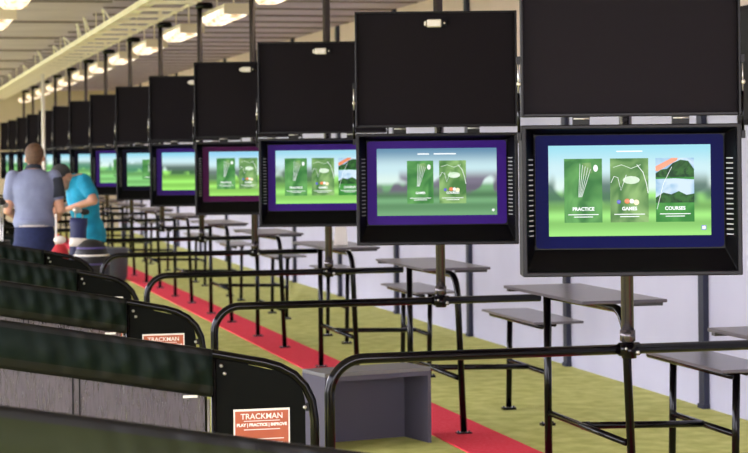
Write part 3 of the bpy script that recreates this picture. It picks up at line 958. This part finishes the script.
def man():
    x0, y0 = 1.225, 17.55
    root = empty('person', (x0, y0, 0), 'man seen from behind in grey polo and blue jeans, short brown hair', 'person', rz=math.radians(-6))
    b = MB()
    hip, chest, neck = (0, 0, 1.10), (0, .01, 1.45), (0, .02, 1.64)
    torso(b, hip, chest, neck, .2, M['skin'])
    b.tube([(0, .015, 1.60), (.005, .05, 1.70)], [.06, .055], M['skin'], 14)
    E_ = {}
    for s_ in (-1, 1):
        limb(b, (s_ * .095, 0, .96), (s_ * .11, .01, .5), .09, .06, M['skin'])
        limb(b, (s_ * .11, .01, .5), (s_ * .12, -.02, .09), .058, .038, M['skin'])
        limb(b, (s_ * .12, -.02, .06), (s_ * .13, .12, .04), .035, .03, M['skin'])
        sh = (s_ * .175, .01, 1.565); el = (s_ * .225, -.01, 1.28); wr = (s_ * (.20 if s_ > 0 else .17), .23, 1.22)
        limb(b, sh, el, .052, .04, M['skin']); limb(b, el, wr, .04, .026, M['skin'])
        hand(b, wr, (-.1 * s_, 1, -.05), s_, M['skin'])
        E_[s_] = (sh, el, wr)
    ey, h, _ = head(b, (.01, .06, 1.728), (.15, 1, -.22), (0, .18, 1), M['skin'], None, M['hair'])
    body = remesh(b.build('body', root), .009, 5)
    ey.build('eyes', root); remesh(h.build('hair', root), .01, 4)
    # polo
    b = MB()
    torso(b, (0, -.0, 1.18), (0, .01, 1.46), (0, .02, 1.635), .2, M['polo'], 1.0, .018)
    b.tube([(0, 0, 1.20), (0, 0, 1.165)], [.165, .168], M['polo'], 20)
    for s_ in (-1, 1):
        sh, el, wr = E_[s_]
        limb(b, sh, Vector(sh).lerp(Vector(el), .55), .068, .064, M['polo'])
    remesh(b.build('polo_shirt', root), .012, 4)
    b = MB()
    sh, el, wr = E_[1]
    a = Vector(sh); e = Vector(el)
    b.tube([a.lerp(e, t) for t in (-.2, -.1, .1, .4, .62)], [.03, .055, .071, .071, .069], M['sleeve'], 16)
    tag(b.build('sleeve', root), 'dark navy sleeve')
    b = MB().tube([(0, .02, 1.625), (0, .03, 1.665)], [.082, .066], M['sleeve'], 18, caps=False)
    b.build('collar', root)
    b = MB()
    b.lathe([(.168, 1.14), (.172, 1.155), (.168, 1.175)], M['belt'], (0, 0, 0), 24, T=Matrix.Diagonal((1, .82, 1, 1)))
    b.build('belt', root)
    b = MB()
    b.lathe([(.16, .9), (.176, 1.02), (.166, 1.155)], M['jeans'], (0, 0, 0), 24, T=Matrix.Diagonal((1, .82, 1, 1)))
    for s_ in (-1, 1):
        limb(b, (s_ * .095, 0, .94), (s_ * .11, .01, .5), .105, .078, M['jeans'])
        limb(b, (s_ * .11, .01, .5), (s_ * .12, -.02, .13), .076, .062, M['jeans'])
    remesh(b.build('jeans', root), .014, 4)
    for s_ in (-1, 1):
        b = MB().box(s_ * .125 - .045, s_ * .125 + .045, -.09, .19, 0, .03, M['shoe'])
        b.ball((s_ * .125, .02, .045), .055, M['shoe'], (.85, 1.9, .75))
        b.ball((s_ * .125, -.03, .07), .05, M['shoe'], (.9, 1.0, 1.0))
        b.build('shoe', root, bevel=.008)
man()

def bending():
    # faces toward -X (toward the man), bent at the hip; local +Y is its facing direction
    x0, y0 = 1.735, 18.1
    y0 = 18.25
    root = empty('person', (x0, y0, 0), 'person in teal shirt and dark cap bending forward over a golf bag', 'person', rz=math.radians(98))
    b = MB()
    hip, chest, neck = (0, -.02, .99), (0, .03, 1.38), (0, .08, 1.58)
    torso(b, hip, chest, neck, .19, M['skin'], .95)
    b.tube([(0, .06, 1.50), (0, .17, 1.54)], [.058, .05], M['skin'], 14)
    E_ = {}
    for s_ in (-1, 1):
        limb(b, (s_ * .09, -.02, .93), (s_ * .10, .04, .5), .088, .06, M['skin'])
        limb(b, (s_ * .10, .04, .5), (s_ * .11, -.04, .09), .056, .038, M['skin'])
        limb(b, (s_ * .11, -.04, .06), (s_ * .12, .10, .04), .035, .03, M['skin'])
        sh = (s_ * .17, .05, 1.52); el = (s_ * .33, .0, 1.345) ; wr = (s_ * .13, .20, 1.27)
        limb(b, sh, el, .048, .038, M['skin']); limb(b, el, wr, .039, .026, M['skin'])
        hand(b, wr, (-.25 * s_, 1, -.25), s_, M['skin'])
        E_[s_] = (sh, el, wr)
    ey, h, cp = head(b, (0, .21, 1.545), (-.7, 1, -.55), (0, .5, 1), M['skin'], None, M['hair'], cap=True, s=.98)
    remesh(b.build('body', root), .009, 5)
    ey.build('eyes', root); remesh(h.build('hair', root), .01, 4); cp.build('cap', root)
    b = MB()
    torso(b, (0, -.03, 1.06), (0, .03, 1.39), (0, .075, 1.575), .19, M['teal'], .93, .018)
    b.tube([(0, -.02, .99), (0, -.03, 1.04), (0, -.01, 1.12)], [.165, .16, .15], M['teal'], 20)
    for s_ in (-1, 1):
        sh, el, wr = E_[s_]
        limb(b, sh, Vector(sh).lerp(Vector(el), .6), .07, .064, M['teal'])
    remesh(b.build('teal_shirt', root), .012, 4)
    b = MB().ball((0, -.02, .92), .16, M['blacktrouser'], (1, .85, .8), 20)
    for s_ in (-1, 1):
        limb(b, (s_ * .09, -.02, .92), (s_ * .10, .04, .5), .10, .076, M['blacktrouser'])
        limb(b, (s_ * .10, .04, .5), (s_ * .11, -.04, .13), .074, .06, M['blacktrouser'])
    remesh(b.build('trousers', root), .014, 4)
    for s_ in (-1, 1):
        b = MB().box(s_ * .115 - .045, s_ * .115 + .045, -.11, .17, 0, .03, M['shoe'])
        b.ball((s_ * .115, .0, .045), .055, M['shoe'], (.85, 1.9, .75)); b.ball((s_ * .115, -.05, .07), .05, M['shoe'])
        b.build('shoe', root, bevel=.008)
bending()

# ------------------------------------------------------------------ golf bags and club
def golf_bag(name, loc, rz, lean, body_m, trim_m, label, H=.86, clubs=4, r=.12, club_len=.28):
    root = empty(name, loc, label, 'golf bag', rz=rz)
    root.rotation_euler = (0, lean, rz)
    b = MB().lathe([(r * .9, 0), (r, .02), (r * .98, H * .5), (r * 1.0, H * .93), (r * 1.08, H * .95), (r * 1.08, H), (r * .9, H - .01), (r * .85, H - .05)], body_m, (0, 0, 0), 28)
    b.build('bag', root)
    MB().lathe([(r * 1.02, H * .80), (r * 1.05, H * .82), (r * 1.02, H * .86)], trim_m, (0, 0, 0), 28).build('trim_band', root)
    MB().box(-r * .7, r * .7, -r * 1.35, -r * .9, .1, H * .5, body_m).build('pocket', root, bevel=.02)
    MB().tube([(r, 0, H * .75), (r * 1.7, 0, H * .65), (r * 1.8, 0, H * .45), (r, 0, H * .3)], .014, trim_m, 8).build('strap', root)
    for i in range(clubs):
        a = 2 * PI * i / clubs + .4
        x, y = .55 * r * math.cos(a), .55 * r * math.sin(a)
        hz = H + club_len * (.7 + .3 * ((i * 37) % 10) / 10)
        c = MB().tube([(x, y, H - .3), (x * 1.3, y * 1.3, hz)], .006, M['chrome'], 8)
        c.ball((x * 1.3 + .02, y * 1.3, hz + .01), .034, [M['blackbag'], M['chrome'], M['white'], M['blackbag']][i % 4], (1.3, .9, .8))
        c.build('golf_club', root)
    return root
golf_bag('golf_bag', (1.52, 17.15, 0), .4, 0.05, M['navybag'], M['white'], 'slim navy and white golf bag in front of the person in teal', H=1.22, clubs=2, r=.07, club_len=.06)
golf_bag('golf_bag', (.86, 16.9, 0), .9, -.03, M['blackbag'], M['purple'], 'black golf bag with club heads, left of the man', H=1.05, clubs=6, r=.13, club_len=.33)
# round-topped black hood bag leaning by the dividers
root = empty('travel_bag', (1.62, 16.55, 0), 'round-topped black bag with pale and purple stripes beside the far handrail', 'bag')
b = MB().lathe([(.13, 0), (.145, .03), (.15, .6), (.155, .82), (.145, .93), (.11, 1.01), (.06, 1.05), (.01, 1.06)], M['blackbag'], (0, 0, 0), 28)
b.build('bag', root)
for z, rr, m in ((.93, .149, 'white'), (.99, .127, 'purple'), (.86, .156, 'purple')):
    MB().lathe([(rr - .004, z - .008), (rr, z), (rr - .006, z + .008)], M[m], (0, 0, 0), 28).build('stripe', root)
MB().tube([(-.15, 0, .8), (-.21, 0, .75), (-.22, 0, .5), (-.15, 0, .35)], .014, M['rim'], 8).build('strap', root)
# red cloth bag between the two people
root = empty('towel_bag', (1.40, 17.0, 0), 'red bag standing between the man and the person in teal', 'bag')
MB().lathe([(.07, 0), (.08, .03), (.08, .8), (.07, .95), (.04, 1.0)], M['redcloth'], (0, 0, 0), 20).build('bag', root)
MB().ball((0.0, 0, 1.04), .045, M['ui_cream'] if False else M['white'], (1.2, 1, .8)).build('ball_pouch', root)
# white stick held between them
b = MB().tube([(1.385, 17.3, 0.012), (1.395, 17.3, 1.24)], .009, M['white'], 10).ball((1.395, 17.3, 1.24), .012, M['white']).ball((1.385, 17.3, .028), .028, M['chrome'], (1.4, .8, .8))
tag(b.build('golf_club'), 'upright white-shafted golf club between the two people', 'golf club')
